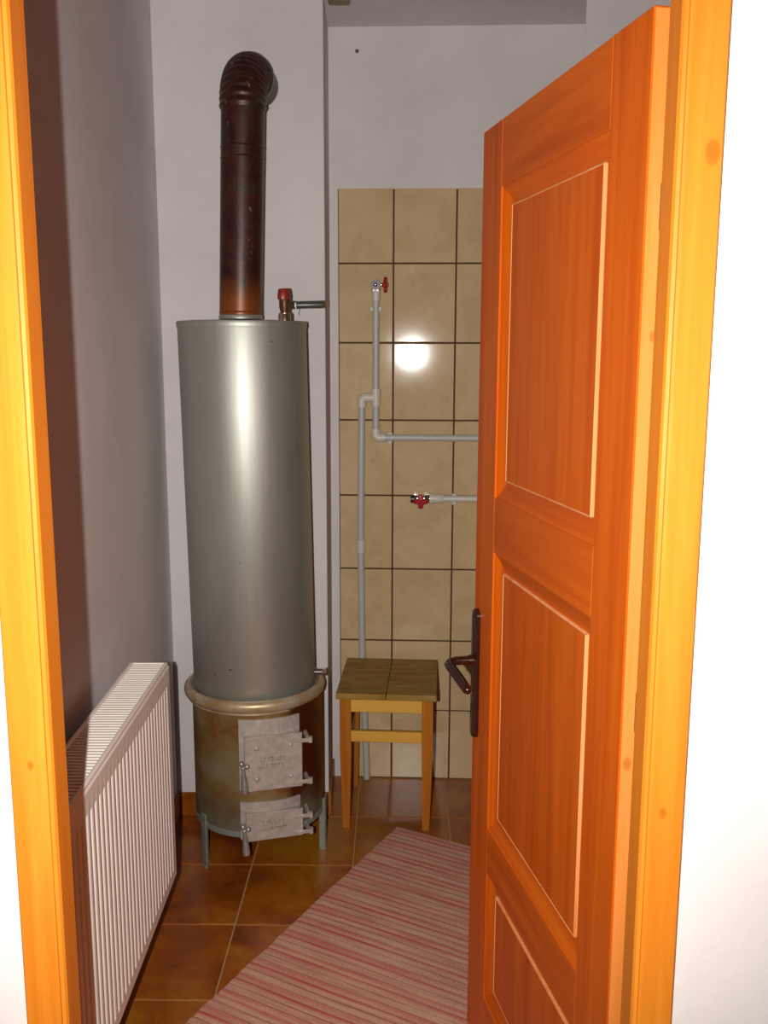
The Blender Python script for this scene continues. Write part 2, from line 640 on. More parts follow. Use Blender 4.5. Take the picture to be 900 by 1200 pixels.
full_mesh = None
for i in range(-3, 6):
    for j in range(-6, 4):
        x0, y0 = i * FP + FJ / 2, j * FP + FJ / 2
        L = FP - FJ
        sq = [(x0, y0), (x0 + L, y0), (x0 + L, y0 + L), (x0, y0 + L)]
        wsq = [(-0.388 + u * ca - v * sa, 2.772 + u * sa + v * ca) for u, v in sq]
        p = clip(wsq, -1, 0, -(XL + 0.002))
        p = clip(p, 1, 0, XR - 0.002)
        p = clip(p, 0, -1, -(WY1 - 0.25)) if p else p
        p = clip(p, math.tan(-BROT), 1, BACK0 - 0.009) if p else p
        if len(p) < 3:
            continue
        area = abs(sum(a[0] * b[1] - b[0] * a[1] for a, b in zip(p, p[1:] + p[:1]))) / 2
        if area < 0.0006:
            continue
        cx = sum(q[0] for q in wsq) / 4
        cy = sum(q[1] for q in wsq) / 4
        isfull = abs(area - L * L) < 1e-7
        if isfull and full_mesh is not None:
            o = bpy.data.objects.new('floor_tile', full_mesh)
            C.objects.link(o)
            o.parent = fl
        else:
            bm = bmesh.new()
            top = [bm.verts.new((a - cx, b - cy, 0)) for a, b in p]
            ft = bm.faces.new(top)
            ex = bmesh.ops.extrude_face_region(bm, geom=[ft])
            for v in ex['geom']:
                if isinstance(v, bmesh.types.BMVert):
                    v.co.z -= 0.008
            te = [e for e in bm.edges if all(abs(v.co.z) < 1e-6 for v in e.verts)]
            bmesh.ops.bevel(bm, geom=te, offset=0.0015, segments=1, affect='EDGES')
            o = finish('floor_tile', bm, M['floortile'], fl)
            if isfull:
                full_mesh = o.data
        o.location = (cx, cy, 0)

# tile skirting along the chimney breast and the left wall
bb = thing('baseboard_chimney', 'brown tile skirting at the foot of the chimney breast', 'baseboard', (0, 0, 0), 0, 'structure')
xs = [XL + 0.004, -0.545, -0.235, PILX + 0.004]
for a, b in zip(xs, xs[1:]):
    boxo('skirting_tile', (a + 0.0015, b - 0.0015, YP - 0.009, YP - 0.0005, 0.001, 0.088), M['floortile'], bb, bev=0.0015)
boxo('skirting_tile', (PILX + 0.0005, PILX + 0.008, YP + 0.004, YP + 0.27, 0.001, 0.088), M['floortile'], bb, bev=0.0015)
bl = thing('baseboard_left', 'brown tile skirting under the white radiator', 'baseboard', (0, 0, 0), 0, 'structure')
ys = [1.305, 1.62, 1.935, 2.25, 2.565, 2.88, YP - 0.012]
for a, b in zip(ys, ys[1:]):
    boxo('skirting_tile', (XL + 0.0005, XL + 0.009, a + 0.0015, b - 0.0015, 0.001, 0.088), M['floortile'], bl, bev=0.0015)

# ------------------------------------------------------------------ door frame
df = thing('trim_1', 'orange varnished pine door frame nearest the viewer', 'door frame', (0, 0, 0), 0, 'structure')


def post(name, inner, sgn):
    """frame post: flat face, rounded inner lip and a rebated reveal"""
    prof = [(0, DY1), (0, DY0 + 0.006), (0.0025, DY0 + 0.0015), (0.007, DY0), (0.0075, DY0 - 0.0035), (0.011, DY0 - 0.0055), (0.054, DY0 - 0.0055), (0.0565, DY0 - 0.003), (0.0565, WY0 - 0.0005), (0.0485, WY0 - 0.0005), (0.0485, DY1)]
    bm = bmesh.new()
    for_z = (0.0, HEAD + 0.0)
    r0 = [bm.verts.new((inner + sgn * a, b, for_z[0])) for a, b in prof]
    r1 = [bm.verts.new((inner + sgn * a, b, for_z[1])) for a, b in prof]
    n = len(prof)
    for k in range(n):
        bm.faces.new((r0[k], r0[(k + 1) % n], r1[(k + 1) % n], r1[k]))
    bm.faces.new(r0)
    bm.faces.new(list(reversed(r1)))
    return finish(name, bm, M['wood_frame'], df)


post('jamb', JL, -1)
post('jamb', JR, 1)
boxo('head_jamb', (JL - 0.0485, JR + 0.0485, DY0, DY1, HEAD, HEAD + 0.048), M['wood_h'], df, bev=0.003)

# ------------------------------------------------------------------ door leaf
HX, HY = 0.3594, 1.314
DANG = math.atan2(0.9828, -0.1848)     # local x runs from hinge to free edge
dr = thing('door_1', 'orange varnished pine panel door standing wide open', 'door', (HX, HY, 0), DANG, 'structure')
# local: x 0..W hinge to free edge, y: visible face at y=0 looks to +y
W, DT, DB = 0.745, 2.041, 0.012
TK = 0.040
ST = 0.124
rails = [(1.915, DT), (1.188, 1.303), (0.470, 0.575), (DB, 0.165)]
bm = bmesh.new()
box(bm, W - ST, W, -TK, 0, DB, DT, bev=0.0012)
finish('stile', bm, M['wood_v'], dr)
bm = bmesh.new()
box(bm, 0.0, ST - 0.001, -TK, 0, DB, DT, bev=0.0012)
finish('stile', bm, M['wood_v'], dr)
boxo('edge_strip', (-0.0012, 0.0008, -0.026, -0.0025, DB, DT - 0.003), M['edge_wood'], dr, bev=0.0004)['label'] = 'paler hinge side edge of the leaf with a knot'
for z0, z1 in rails:
    boxo('rail', (ST - 0.0005, W - ST + 0.0005, -TK, -0.0004, z0, z1), M['wood_h'], dr, bev=0.0012)
MW, MD = 0.036, 0.015                   # moulding width and depth
for (za, _), (_, zb) in zip(rails, rails[1:]):
    x0, x1, z0, z1 = ST - 0.001, W - ST, zb, za
    # sloping moulding frame, four pieces mitred
    outer = [(x0, z0), (x1, z0), (x1, z1), (x0, z1)]
    inner = [(x0 + MW, z0 + MW), (x1 - MW, z0 + MW), (x1 - MW, z1 - MW), (x0 + MW, z1 - MW)]
    fielded = None
    for k in range(4):
        a, b = outer[k], outer[(k + 1) % 4]
        c, d = inner[(k + 1) % 4], inner[k]
        bm = bmesh.new()

        def lerp(p, q, t):
            return (p[0] + (q[0] - p[0]) * t, p[1] + (q[1] - p[1]) * t)
        prof = [(0.0, -0.0035), (0.12, -0.005), (0.3, -0.009), (0.55, -0.0125), (0.8, -0.0145), (1.0, -MD)]
        rows = []
        for t, dep in prof:
            p, q = lerp(a, d, t), lerp(b, c, t)
            rows.append([bm.verts.new((p[0], dep, p[1])), bm.verts.new((q[0], dep, q[1]))])
        bk = [bm.verts.new((a[0], -0.022, a[1])), bm.verts.new((b[0], -0.022, b[1])), bm.verts.new((c[0], -0.022, c[1])), bm.verts.new((d[0], -0.022, d[1]))]
        for r0, r1 in zip(rows, rows[1:]):
            bm.faces.new((r0[0], r0[1], r1[1], r1[0]))
        bm.faces.new((rows[0][0], rows[0][1], bk[1], bk[0]))
        bm.faces.new((rows[-1][0], rows[-1][1], bk[2], bk[3]))
        bm.faces.new(bk)
        bm.faces.new([r[0] for r in rows] + [bk[3], bk[0]])
        bm.faces.new([r[1] for r in rows] + [bk[2], bk[1]])
        finish('moulding', bm, M['wood_h'] if k in (0, 2) else M['wood_v'], dr, 25)
    # raised panel with a worn bright bead round it
    ix0, iz0 = inner[0]
    ix1, iz1 = inner[2]
    p = boxo('panel', (ix0 + 0.003, ix1 - 0.003, -0.030, -0.0105, iz0 + 0.003, iz1 - 0.003), M['wood_v'], dr, bev=0.001)
    bm = bmesh.new()
    bw, bo = 0.006, -0.0095
    for (p0, p1) in (((ix0, iz0), (ix1, iz0)), ((ix1, iz0), (ix1, iz1)), ((ix1, iz1), (ix0, iz1)), ((ix0, iz1), (ix0, iz0))):
        xa, xb = sorted((p0[0], p1[0]))
        zc, zd = sorted((p0[1], p1[1]))
        if xa == xb:
            sx = bw if xa == ix0 else -bw
            xa, xb = sorted((xa, xa + sx))
        else:
            sz = bw if zc == iz0 else -bw
            zc, zd = sorted((zc, zc + sz))
        box(bm, xa, xb, -0.018, bo, zc, zd, bev=0.0025)
    finish('bead', bm, M['bead'], p)

# hinge pins
for z in (1.79, 0.37, 1.08):
    tubeo('hinge', [(-0.004, -0.024, z - 0.03), (-0.004, -0.024, z + 0.03)], 0.0045, M['steel'], dr, 10)

# door furniture
bm = bmesh.new()
px0, px1, pz0, pz1 = W - 0.046, W - 0.012, 0.745, 1.043
segs = 8
out = []
for k in range(segs + 1):
    a = math.pi * k / segs
    out.append(((px0 + px1) / 2 + 0.017 * math.cos(a), pz1 - 0.017 + 0.017 * math.sin(a)))
for k in range(segs + 1):
    a = math.pi + math.pi * k / segs
    out.append(((px0 + px1) / 2 + 0.017 * math.cos(a), pz0 + 0.017 + 0.017 * math.sin(a)))
lo = [bm.verts.new((a, 0.0003, b)) for a, b in out]
hi = [bm.verts.new((a, 0.008, b)) for a, b in out]
cxp = (px0 + px1) / 2
hi2 = [bm.verts.new((cxp + (a - cxp) * 0.72, 0.0115, b + (-0.004 if b > 0.9 else 0.004))) for a, b in out]
n = len(out)
for A, B in ((lo, hi), (hi, hi2)):
    for k in range(n):
        bm.faces.new((A[k], A[(k + 1) % n], B[(k + 1) % n], B[k]))
bm.faces.new(list(reversed(lo)))
bm.faces.new(hi2)
hd = finish('door_handle', bm, M['handle'], dr, 35)
hd['label'] = 'glossy dark brown lever handle on a long plate'
LZ = 0.925
pts = [(cxp, 0.008, LZ), (cxp, 0.03, LZ + 0.001), (cxp, 0.052, LZ + 0.001)]
pts += [(cxp - 0.003, 0.062, LZ), (cxp - 0.012, 0.068, LZ - 0.002), (cxp - 0.024, 0.067, LZ - 0.005), (cxp - 0.05, 0.062, LZ - 0.013), (cxp - 0.085, 0.057, LZ - 0.022), (cxp - 0.108, 0.055, LZ - 0.026), (cxp - 0.115, 0.0545, LZ - 0.027), (cxp - 0.118, 0.0545, LZ - 0.0275)]
tubeo('lever', pts, [0.0105, 0.0098, 0.0098, 0.0102, 0.0108, 0.011, 0.011, 0.011, 0.0105, 0.008, 0.003], M['handle'], hd, 16, 60)
tubeo('collar', [(cxp, 0.008, LZ), (cxp, 0.02, LZ)], [0.0150, 0.0125], M['handle'], hd, 18, 40)
bm = bmesh.new()
tube(bm, [(cxp, 0.009, 0.835), (cxp, 0.0122, 0.835)], 0.007, 14)
finish('keyhole_ring', bm, M['steel'], hd, 40)

# ------------------------------------------------------------------ boiler
BX, BY = -0.372, 2.884
bo = thing('bath_boiler', 'tall silver wood-fired water boiler on three legs', 'boiler', (BX, BY, 0))
TR = 0.190
sh = -0.0150
tk = lathe('tank', [(0.0, 0.545), (TR - 0.004, 0.545), (TR, 0.552), (TR, 1.672), (TR - 0.0015, 1.679), (TR - 0.006, 1.682), (TR - 0.03, 1.684), (0.0, 1.690)],
           M['tank'], bo, 72, shear=sh, smooth=30)
# welded seam on the rim and the drain stub
lathe('rim', [(TR + 0.0012, 1.664), (TR + 0.0022, 1.668), (TR + 0.0022, 1.680), (TR + 0.0008, 1.683), (TR - 0.003, 1.683), (TR - 0.003, 1.664)], M['tank'], tk, 72, shear=sh, close=True)
lathe('firebox', [(0.0, 0.140), (0.196, 0.140), (0.2035, 0.143), (0.2045, 0.148), (0.2045, 0.545), (0.19, 0.556), (0.0, 0.556)], M['firebox'], bo, 72, smooth=30)
lathe('ring', [(0.183, 0.534), (0.207, 0.530), (0.2095, 0.533), (0.209, 0.537), (0.2135, 0.541), (0.2195, 0.548), (0.2215, 0.557), (0.2195, 0.566), (0.2135, 0.573), (0.205, 0.5755), (0.1965, 0.572), (0.1935, 0.563), (0.183, 0.56)],
      M['ring'], bo, 72, cx=-0.0085, smooth=35, close=True)['label'] = 'heat stained rolled ring'
lathe('base_band', [(0.2046, 0.140), (0.2062, 0.141), (0.2062, 0.158), (0.2046, 0.159)], M['leg'], bo, 72, close=True)


def leg(angle, r):
    a = R(angle)
    m = Matrix.Translation((0.003 + r * math.cos(a), r * math.sin(a), 0)) @ Matrix.Rotation(a + R(90), 4, 'Z')
    bm = bmesh.new()
    # angle-iron: two flanges
    box(bm, -0.015, 0.015, -0.002, 0.003, 0.012, 0.182, bev=0.0015, mtx=m)
    box(bm, -0.015, -0.010, -0.002, 0.020, 0.0, 0.178, bev=0.0012, mtx=m)
    box(bm, -0.012, 0.010, -0.002, 0.005, 0.0, 0.02, bev=0.0012, mtx=m)
    finish('leg', bm, M['leg'], bo)


leg(218.5, 0.209)
leg(357.5, 0.209)
leg(100.0, 0.2085 - 0.018)

# fire door and ash door
TH15 = R(15)
DM = Matrix.Translation((0.004, 0, 0)) @ Matrix.Rotation(TH15, 4, 'Z')   # local: x = along door, -y = outwards


def curved_plate(name, u0, u1, z0, z1, r0, r1, mat, parent, droop=0.0):
    bm = bmesh.new()
    n = 10
    g = []
    for k in range(n + 1):
        u = u0 + (u1 - u0) * k / n
        a = math.asin(max(-1, min(1, u / r1)))
        row = []
        for rr in (r0, r1):
            for z in (z0, z1):
                row.append(bm.verts.new(DM @ Vector((rr * math.sin(a), -rr * math.cos(a), z))))
        g.append(row)
    for a, b in zip(g, g[1:]):
        bm.faces.new((a[2], b[2], b[3], a[3]))
        bm.faces.new((a[0], a[1], b[1], b[0]))
        bm.faces.new((a[1], a[3], b[3], b[1]))
        bm.faces.new((a[0], b[0], b[2], a[2]))
    for row in (g[0], g[-1]):
        bm.faces.new((row[0], row[2], row[3], row[1]))
    return finish(name, bm, mat, parent)


def fire_door(name, label, z0, z1, ztop, seed):
    rnd = random.Random(seed)
    u0, u1 = -0.078, 0.096
    fr = curved_plate('door_collar', u0 - 0.012, u1 - 0.002, z0 - 0.006, ztop, 0.203, 0.2085, M['cast'], bo)
    # box neck between cylinder and door
    bm = bmesh.new()
    box(bm, u0 + 0.002, u1 - 0.006, -0.2135, -0.168, z0 + 0.003, z1 - 0.002, bev=0.0015, mtx=DM)
    finish('door_neck', bm, M['cast'], fr)
    bm = bmesh.new()
    box(bm, u0, u1, -0.2215, -0.2135, z0, z1, bev=0.0022, mtx=DM)
    d = finish(name, bm, M['cast'], bo)
    d['label'] = label
    # raised lip along the top
    bm = bmesh.new()
    box(bm, u0, u1, -0.2250, -0.2150, z1 - 0.005, z1 + 0.001, bev=0.0015, mtx=DM)
    finish('top_lip', bm, M['cast'], d)
    # hinges on the right
    for zc in (z1 - 0.024, z0 + 0.016 if z1 - z0 > 0.12 else z0 + 0.013):
        bm = bmesh.new()
        box(bm, 0.070, 0.122, -0.2275, -0.2215, zc - 0.0065, zc + 0.0065, bev=0.002, mtx=DM)
        tube(bm, [DM @ Vector((0.1205, -0.222, zc - 0.009)), DM @ Vector((0.1205, -0.222, zc + 0.009))], 0.0065, 10)
        finish('hinge', bm, M['cast'], d, 40)
    bm = bmesh.new()
    box(bm, 0.108, 0.120, -0.222, -0.150, z0 + 0.004, z0 + 0.018, bev=0.002, mtx=DM)
    finish('hinge_bracket', bm, M['cast'], fr)
    bm = bmesh.new()
    box(bm, 0.108, 0.120, -0.222, -0.150, z1 - 0.030, z1 - 0.016, bev=0.002, mtx=DM)
    finish('hinge_bracket', bm, M['cast'], fr)
    # cast lettering, worn beyond reading: rows of low strokes
    bm = bmesh.new()
    zc = (z0 + z1) / 2
    hz = 0.017
    rows = ((zc + 0.010, hz, -0.030, 0.050), (zc - 0.012, hz, -0.034, 0.056)) if z1 - z0 > 0.12 else ((zc + 0.010, 0.014, -0.026, 0.054), (zc - 0.009, 0.010, -0.034, 0.05))
    for zr, hh, ua, ub in rows:
        u = ua
        while u < ub - 0.008:
            w = rnd.uniform(0.008, 0.0105)
            kind = rnd.randrange(4)
            st = 0.0024
            parts = []
            parts.append((u, u + st, -hh / 2, hh / 2))
            if kind in (0, 1):
                parts.append((u + w - st, u + w, -hh / 2, hh / 2))
            if kind in (0, 2, 3):
                parts.append((u, u + w, hh / 2 - st, hh / 2))
            if kind in (1, 3):
                parts.append((u, u + w, -st / 2, st / 2))
            if kind == 2:
                parts.append((u, u + w, -hh / 2, -hh / 2 + st))
            for a, b, c, e in parts:
                box(bm, a, b, -0.2248, -0.2210, zr + c, zr + e, mtx=DM)
            u += w + 0.0025
    lt = finish('cast_lettering', bm, M['cast'], d)
    lt['label'] = 'two worn rows of raised cast lettering'
    return d


ud = fire_door('fire_door', 'square silver cast fire door with four rivets', 0.301, 0.472, 0.519, 3)
for u, z in ((-0.042, 0.437), (0.060, 0.438), (0.060, 0.339), (-0.042, 0.339)):
    bm = bmesh.new()
    bmesh.ops.create_uvsphere(bm, u_segments=14, v_segments=8, radius=0.0078, matrix=DM @ Matrix.Translation((u, -0.2215, z)) @ Matrix.Diagonal((1, 0.75, 1, 1)))
    finish('rivet', bm, M['cast'], ud, True)
ld = fire_door('ash_door', 'low silver cast ash door below the fire door', 0.141, 0.230, 0.257, 5)


def latch(parent, z, drop):
    u = -0.084
    bm = bmesh.new()
    for du, dz, r in ((-0.004, 0.010, 0.0085), (0.012, 0.0, 0.0085), (0.0, -0.004, 0.007)):
        bmesh.ops.create_uvsphere(bm, u_segments=14, v_segments=9, radius=r, matrix=DM @ Matrix.Translation((u + du, -0.230, z + dz)))
    tube(bm, [DM @ Vector((u, -0.20, z)), DM @ Vector((u, -0.232, z))], 0.005, 10)
    finish('latch_knob', bm, M['castdark'], parent, True)
    bm = bmesh.new()
    p = [DM @ Vector((u + 0.000 + 0.004 * k / 5, -0.232 - 0.004 * k / 5, z - 0.006 - drop * k / 5)) for k in range(6)]
    tube(bm, p + [p[-1] + Vector((0, 0, -0.002))], [0.0045, 0.0062, 0.0085, 0.0102, 0.0112, 0.0115, 0.0085], 16)
    finish('latch_handle', bm, M['castdark'], parent, 50)['label'] = 'drop shaped latch handle'


latch(ud, 0.387, 0.072)
latch(ld, 0.188, 0.070)

# safety valve on the tank top
VX, VY = -0.262 - BX, 2.795 - BY
sv = lathe('safety_valve', [(0.0, 1.676), (0.018, 1.676), (0.018, 1.700), (0.016, 1.704), (0.0165, 1.706), (0.0, 1.708)], M['chrome'], bo, 20, cx=VX, cy=VY)
sv['label'] = 'chrome and brass safety valve with red cap'
lathe('valve_body', [(0.0, 1.703), (0.0115, 1.704), (0.0125, 1.712), (0.015, 1.722), (0.0155, 1.738), (0.0145, 1.746), (0.0, 1.746)], M['brass'], sv, 20, cx=VX, cy=VY)
bm = bmesh.new()
for k in range(1):
    nn = 24
    rr = []
    for r, z in ((0.0165, 1.744), (0.0172, 1.752), (0.0150, 1.770), (0.0125, 1.774)):
        rr.append([bm.verts.new((VX - 0.002 + r * (1 + 0.05 * (j % 2)) * math.cos(2 * math.pi * j / nn), VY + r * (1 + 0.05 * (j % 2)) * math.sin(2 * math.pi * j / nn), z)) for j in range(nn)])
    for a, b in zip(rr, rr[1:]):
        for j in range(nn):
            bm.faces.new((a[j], a[(j + 1) % nn], b[(j + 1) % nn], b[j]))
    bm.faces.new(list(reversed(rr[0])))
    bm.faces.new(rr[-1])
finish('red_cap', bm, M['red2'], sv, 30)
tubeo('outlet_nut', [(VX + 0.010, VY, 1.728), (VX + 0.030, VY, 1.728)], 0.0125, M['darkmetal'], sv, 6, 20)
tubeo('tape_wrap', [(VX + 0.030, VY, 1.728), (VX + 0.036, VY, 1.728)], 0.0085, M['tape'], sv, 14)
tubeo('tape_end', [(VX + 0.0335, VY - 0.009, 1.722), (VX + 0.035, VY - 0.0095, 1.712), (VX + 0.0325, VY - 0.0095, 1.704), (VX + 0.0345, VY - 0.0095, 1.697)], 0.0011, M['tape'], sv, 6)
tubeo('outlet_hose', [(VX + 0.034, VY, 1.7285), (VX + 0.108, VY, 1.7300), (VX + 0.1125, VY, 1.7300), (VX + 0.114, VY, 1.7300)], [0.0106, 0.0106, 0.009, 0.006], M['hose'], sv, 16)
# drain tap on the side
dtp = tubeo('drain_stub', [(TR - 0.03, 0.0, 0.596), (TR + 0.016, 0.0, 0.596)], 0.0095, M['steel'], tk, 14)
tubeo('drain_nut', [(TR + 0.014, 0.0, 0.596), (TR + 0.028, 0.0, 0.5965)], 0.0125, M['chrome'], dtp, 6, 20)

# ------------------------------------------------------------------ flue pipe
FX, FY, FZ = -0.401, 2.884, 1.6908
fp = thing('flue_pipe', 'rusty dark brown stove pipe rising from the boiler and bending into the chimney', 'pipe', (FX, FY, FZ))
ZB = 0.600
lean = 0.033
prof_pts, prof_r = [], []
for k in range(24):
    z = ZB * k / 23
    prof_pts.append((lean * z, 0, z))
    prof_r.append(0.0625)
tubeo('pipe', prof_pts, prof_r, M['flue'], fp, 40)
for z in (0.485, 0.455, 0.020):
    lathe('bead_ring', [(0.0620, z - 0.003), (0.0642, z), (0.0620, z + 0.003), (0.057, z)], M['flue'], fp, 40, cx=lean * z, close=True)
lathe('socket', [(0.0628, -0.0005), (0.0645, 0.0005), (0.0645, 0.010), (0.0625, 0.012), (0.057, 0.005)], M['tank'], fp, 40, close=True)['label'] = 'short grey collar on the tank'
# ribbed elbow: rows of crimped ridges along a quarter bend
EB = 0.118
ex, ey = 0.09, 0.996
epts, erad = [], []
nseg = 66
for k in range(nseg + 1):
    t = k / nseg
    a = t * math.pi / 2
    d = EB * (1 - math.cos(a))
    z = ZB - 0.012 + EB * math.sin(a)
    epts.append((lean * ZB + ex * d, ey * d, z))
    ph = (k % 6) / 6.0
    crest = math.sin(ph * math.pi) ** 2
    erad.append(0.0642 + 0.0042 * crest)
endx, endy, endz = epts[-1]
wall_gap = (YP - FY) - endy
for s in (0.35, 1.0):
    epts.append((endx + ex / ey * (wall_gap - 0.001) * s, endy + (wall_gap - 0.001) * s, endz))
    erad.append(0.064)
tubeo('elbow', epts, erad, M['flue'], fp, 40, 50)['label'] = 'crimped pipe elbow'
# ------------------------------------------------------------------ radiator
RX0, RX1 = -0.640, -0.536
RY0, RY1 = 1.370, 2.374
RZ0, RZ1 = 0.195, 0.800
ra = thing('panel_radiator', 'white ribbed panel radiator with top grille on the left wall', 'radiator', ((RX0 + RX1) / 2, (RY0 + RY1) / 2, 0))
hx, hy = (RX1 - RX0) / 2, (RY1 - RY0) / 2
PITCHR = 0.0285
nr = int((2 * hy - 0.02) / PITCHR)


def rib_panel(name, xf, sgn):
    """pressed sheet: profile along the length with rounded ribs"""
    prof = [(-hy + 0.002, 0.0)]
    y = -hy + (2 * hy - nr * PITCHR) / 2
    for k in range(nr):
        prof += [(y + 0.0005, -0.0048), (y + 0.0100, -0.0048), (y + 0.0118, -0.0010), (y + 0.0135, 0.0), (y + 0.0255, 0.0), (y + 0.0272, -0.0010)]
        y += PITCHR
    prof.append((hy - 0.002, 0.0))
    zs = [(RZ0 + 0.004, -0.008, 0), (RZ0 + 0.010, 0.0, 0), (RZ0 + 0.036, 0.0, 0), (RZ0 + 0.044, 0.0, 1), (RZ1 - 0.062, 0.0, 1), (RZ1 - 0.054, 0.0, 0), (RZ1 - 0.012, 0.0, 0), (RZ1 - 0.008, -0.003, 0)]
    bm = bmesh.new()
    rows = []
    for z, dx, rib in zs:
        rows.append([bm.verts.new((xf + sgn * (dx + (d if rib else 0.0)), yy, z)) for yy, d in prof])
    for a, b in zip(rows, rows[1:]):
        for k in range(len(prof) - 1):
            bm.faces.new((a[k], a[k + 1], b[k + 1], b[k]))
    # back skin
    back = [bm.verts.new((xf - sgn * 0.012, yy, z)) for yy, z in ((-hy + .002, RZ0 + .004), (hy - .002, RZ0 + .004), (hy - .002, RZ1 - .008), (-hy + .002, RZ1 - .008))]
    bm.faces.new(back)
    bm.faces.new(rows[0] + [back[1], back[0]])
    bm.faces.new(rows[-1] + [back[2], back[3]])
    bm.faces.new([r[0] for r in rows] + [back[3], back[0]])
    bm.faces.new([r[-1] for r in rows] + [back[2], back[1]])
    return finish(name, bm, M['radiator'], ra, 30)


rib_panel('front_panel', hx, 1)
rib_panel('back_panel', -hx, -1)
for s in (-1, 1):
    y0 = s * hy
    boxo('side_cover', (-hx + 0.004, hx - 0.004, min(y0, y0 - s * 0.004), max(y0, y0 - s * 0.004), RZ0 + 0.02, RZ1 - 0.001), M['radiator'], ra, bev=0.001)
for x0, x1, z1 in ((hx - 0.013, hx - 0.003, RZ1), (-hx + 0.003, -hx + 0.013, RZ1)):
    boxo('top_rail', (x0, x1, -hy, hy, RZ1 - 0.014, z1), M['radiator'], ra, bev=0.003, seg=2)
bm = bmesh.new()
ns = 70
for k in range(ns):
    y = -hy + 0.012 + (2 * hy - 0.024) * k / (ns - 1)
    box(bm, -hx + 0.012, hx - 0.012, y - 0.0036, y + 0.0036, RZ1 - 0.010, RZ1 - 0.003)
for xm in (-0.014, 0.014):
    box(bm, xm - 0.002, xm + 0.002, -hy + 0.006, hy - 0.006, RZ1 - 0.014, RZ1 - 0.0095)
gr = finish('top_grille', bm, M['radiator'], ra)
gr['kind'] = 'stuff'
boxo('convector', (-0.026, 0.026, -hy + 0.03, hy - 0.03, RZ0 + 0.06, RZ1 - 0.06), M['radiator_in'], ra, bev=0.001)
for y in (-hy + 0.15, hy - 0.15):
    boxo('wall_bracket', (-hx - 0.0445, -hx + 0.004, y - 0.015, y + 0.015, RZ0 + 0.06, RZ1 - 0.12), M['radiator'], ra, bev=0.001)

# ------------------------------------------------------------------ pipes on the tiles (local x along wall, -y into the room)
PR = 0.0122
PY = -0.0270


def wall_thing(name, label, cat, x, z):
    a = BROT
    return thing(name, label, cat, (x * math.cos(a), BACK0 + x * math.sin(a), z), a)


def clip_part(parent, x, z, vertical):
    bm = bmesh.new()
    if vertical:
        box(bm, x - 0.019, x + 0.019, PY - 0.004, -0.008, z - 0.009, z + 0.009, bev=0.003)
        for s in (-1, 1):
            box(bm, x + s * 0.0165 - 0.0035, x + s * 0.0165 + 0.0035, PY - 0.012, PY, z - 0.009, z + 0.009, bev=0.002)
    else:
        box(bm, x - 0.009, x + 0.009, PY - 0.004, -0.008, z - 0.019, z + 0.019, bev=0.003)
        for s in (-1, 1):
            box(bm, x - 0.009, x + 0.009, PY - 0.012, PY, z + s * 0.0165 - 0.0035, z + s * 0.0165 + 0.0035, bev=0.002)
    return finish('pipe_clip', bm, M['pvc_w'], parent)


def socket_part(parent, name, p0, p1, r=0.0172):
    return tubeo(name, [p0, p1], r, M['pvc_w'], parent, 18)


wp = wall_thing('water_pipe', 'grey white plastic water pipe with red tap at the top, branching on the tiles', 'pipe', 0.0, 0.0)
tubeo('riser', [(0.003, PY, 1.800), (0.003, PY, 1.440), (0.003, PY, 1.318)], PR, M['pvc'], wp, 18)
tubeo('pipe_run', [(0.022, PY, 1.2955), (PIL2 - 0.03, PY, 1.2955)], PR, M['pvc'], wp, 18)
tubeo('drop_pipe', [(-0.047, PY, 1.415), (-0.049, PY, 1.2), (-0.051, PY, 0.90), (-0.046, PY, 0.5), (-0.032, PY, 0.10), (-0.029, PY, 0.004)], PR, M['pvc'], wp, 18)
tubeo('branch', [(-0.024, PY, 1.437), (-0.010, PY, 1.437)], PR, M['pvc'], wp, 18)
tee = socket_part(wp, 'tee_fitting', (0.003, PY, 1.406), (0.003, PY, 1.468))
socket_part(tee, 'tee_branch', (0.003, PY, 1.437), (-0.024, PY, 1.437), 0.0160)
bm = bmesh.new()
tube(bm, arc_pts((-0.020, PY, 1.437), (-0.047, PY, 1.437), (-0.047, PY, 1.403), 0.013), 0.0168, 18)
finish('elbow_fitting', bm, M['pvc_w'], wp, 50)
bm = bmesh.new()
tube(bm, arc_pts((0.003, PY, 1.328), (0.003, PY, 1.2955), (0.036, PY, 1.2955), 0.013), 0.0168, 18)
finish('elbow_fitting', bm, M['pvc_w'], wp, 50)
socket_part(wp, 'coupling', (-0.051, PY, 0.880), (-0.051, PY, 0.925), 0.0160)
socket_part(wp, 'valve_socket', (0.003, PY, 1.770), (0.003, PY, 1.806), 0.0158)
clip_part(wp, 0.003, 1.742, True)
clip_part(wp, 0.053, 1.2955, False)
clip_part(wp, 0.46, 1.2955, False)
# tap: round nozzle flange facing the room and a red wheel on the right
VZ = 1.823
tap = tubeo('tap', [(0.003, -0.008, VZ), (0.003, -0.052, VZ), (0.003, -0.054, VZ), (0.003, -0.060, VZ)], [0.012, 0.012, 0.0175, 0.0175], M['darkmetal'], wp, 20)
tap['label'] = 'dark metal tap with red wheel handle'
bm = bmesh.new()
bmesh.ops.create_uvsphere(bm, u_segments=14, v_segments=8, radius=0.0075, matrix=Matrix.Translation((0.003, -0.060, VZ)))
finish('nozzle', bm, M['chrome'], tap, True)
lathe('tap_nut', [(0.0, 1.802), (0.0165, 1.802), (0.0165, 1.812), (0.0, 1.813)], M['chrome'], tap, 6, cx=0.003, cy=PY, smooth=20)
tubeo('spindle', [(0.012, -0.045, VZ), (0.026, -0.045, VZ)], 0.0055, M['chrome'], tap, 12)


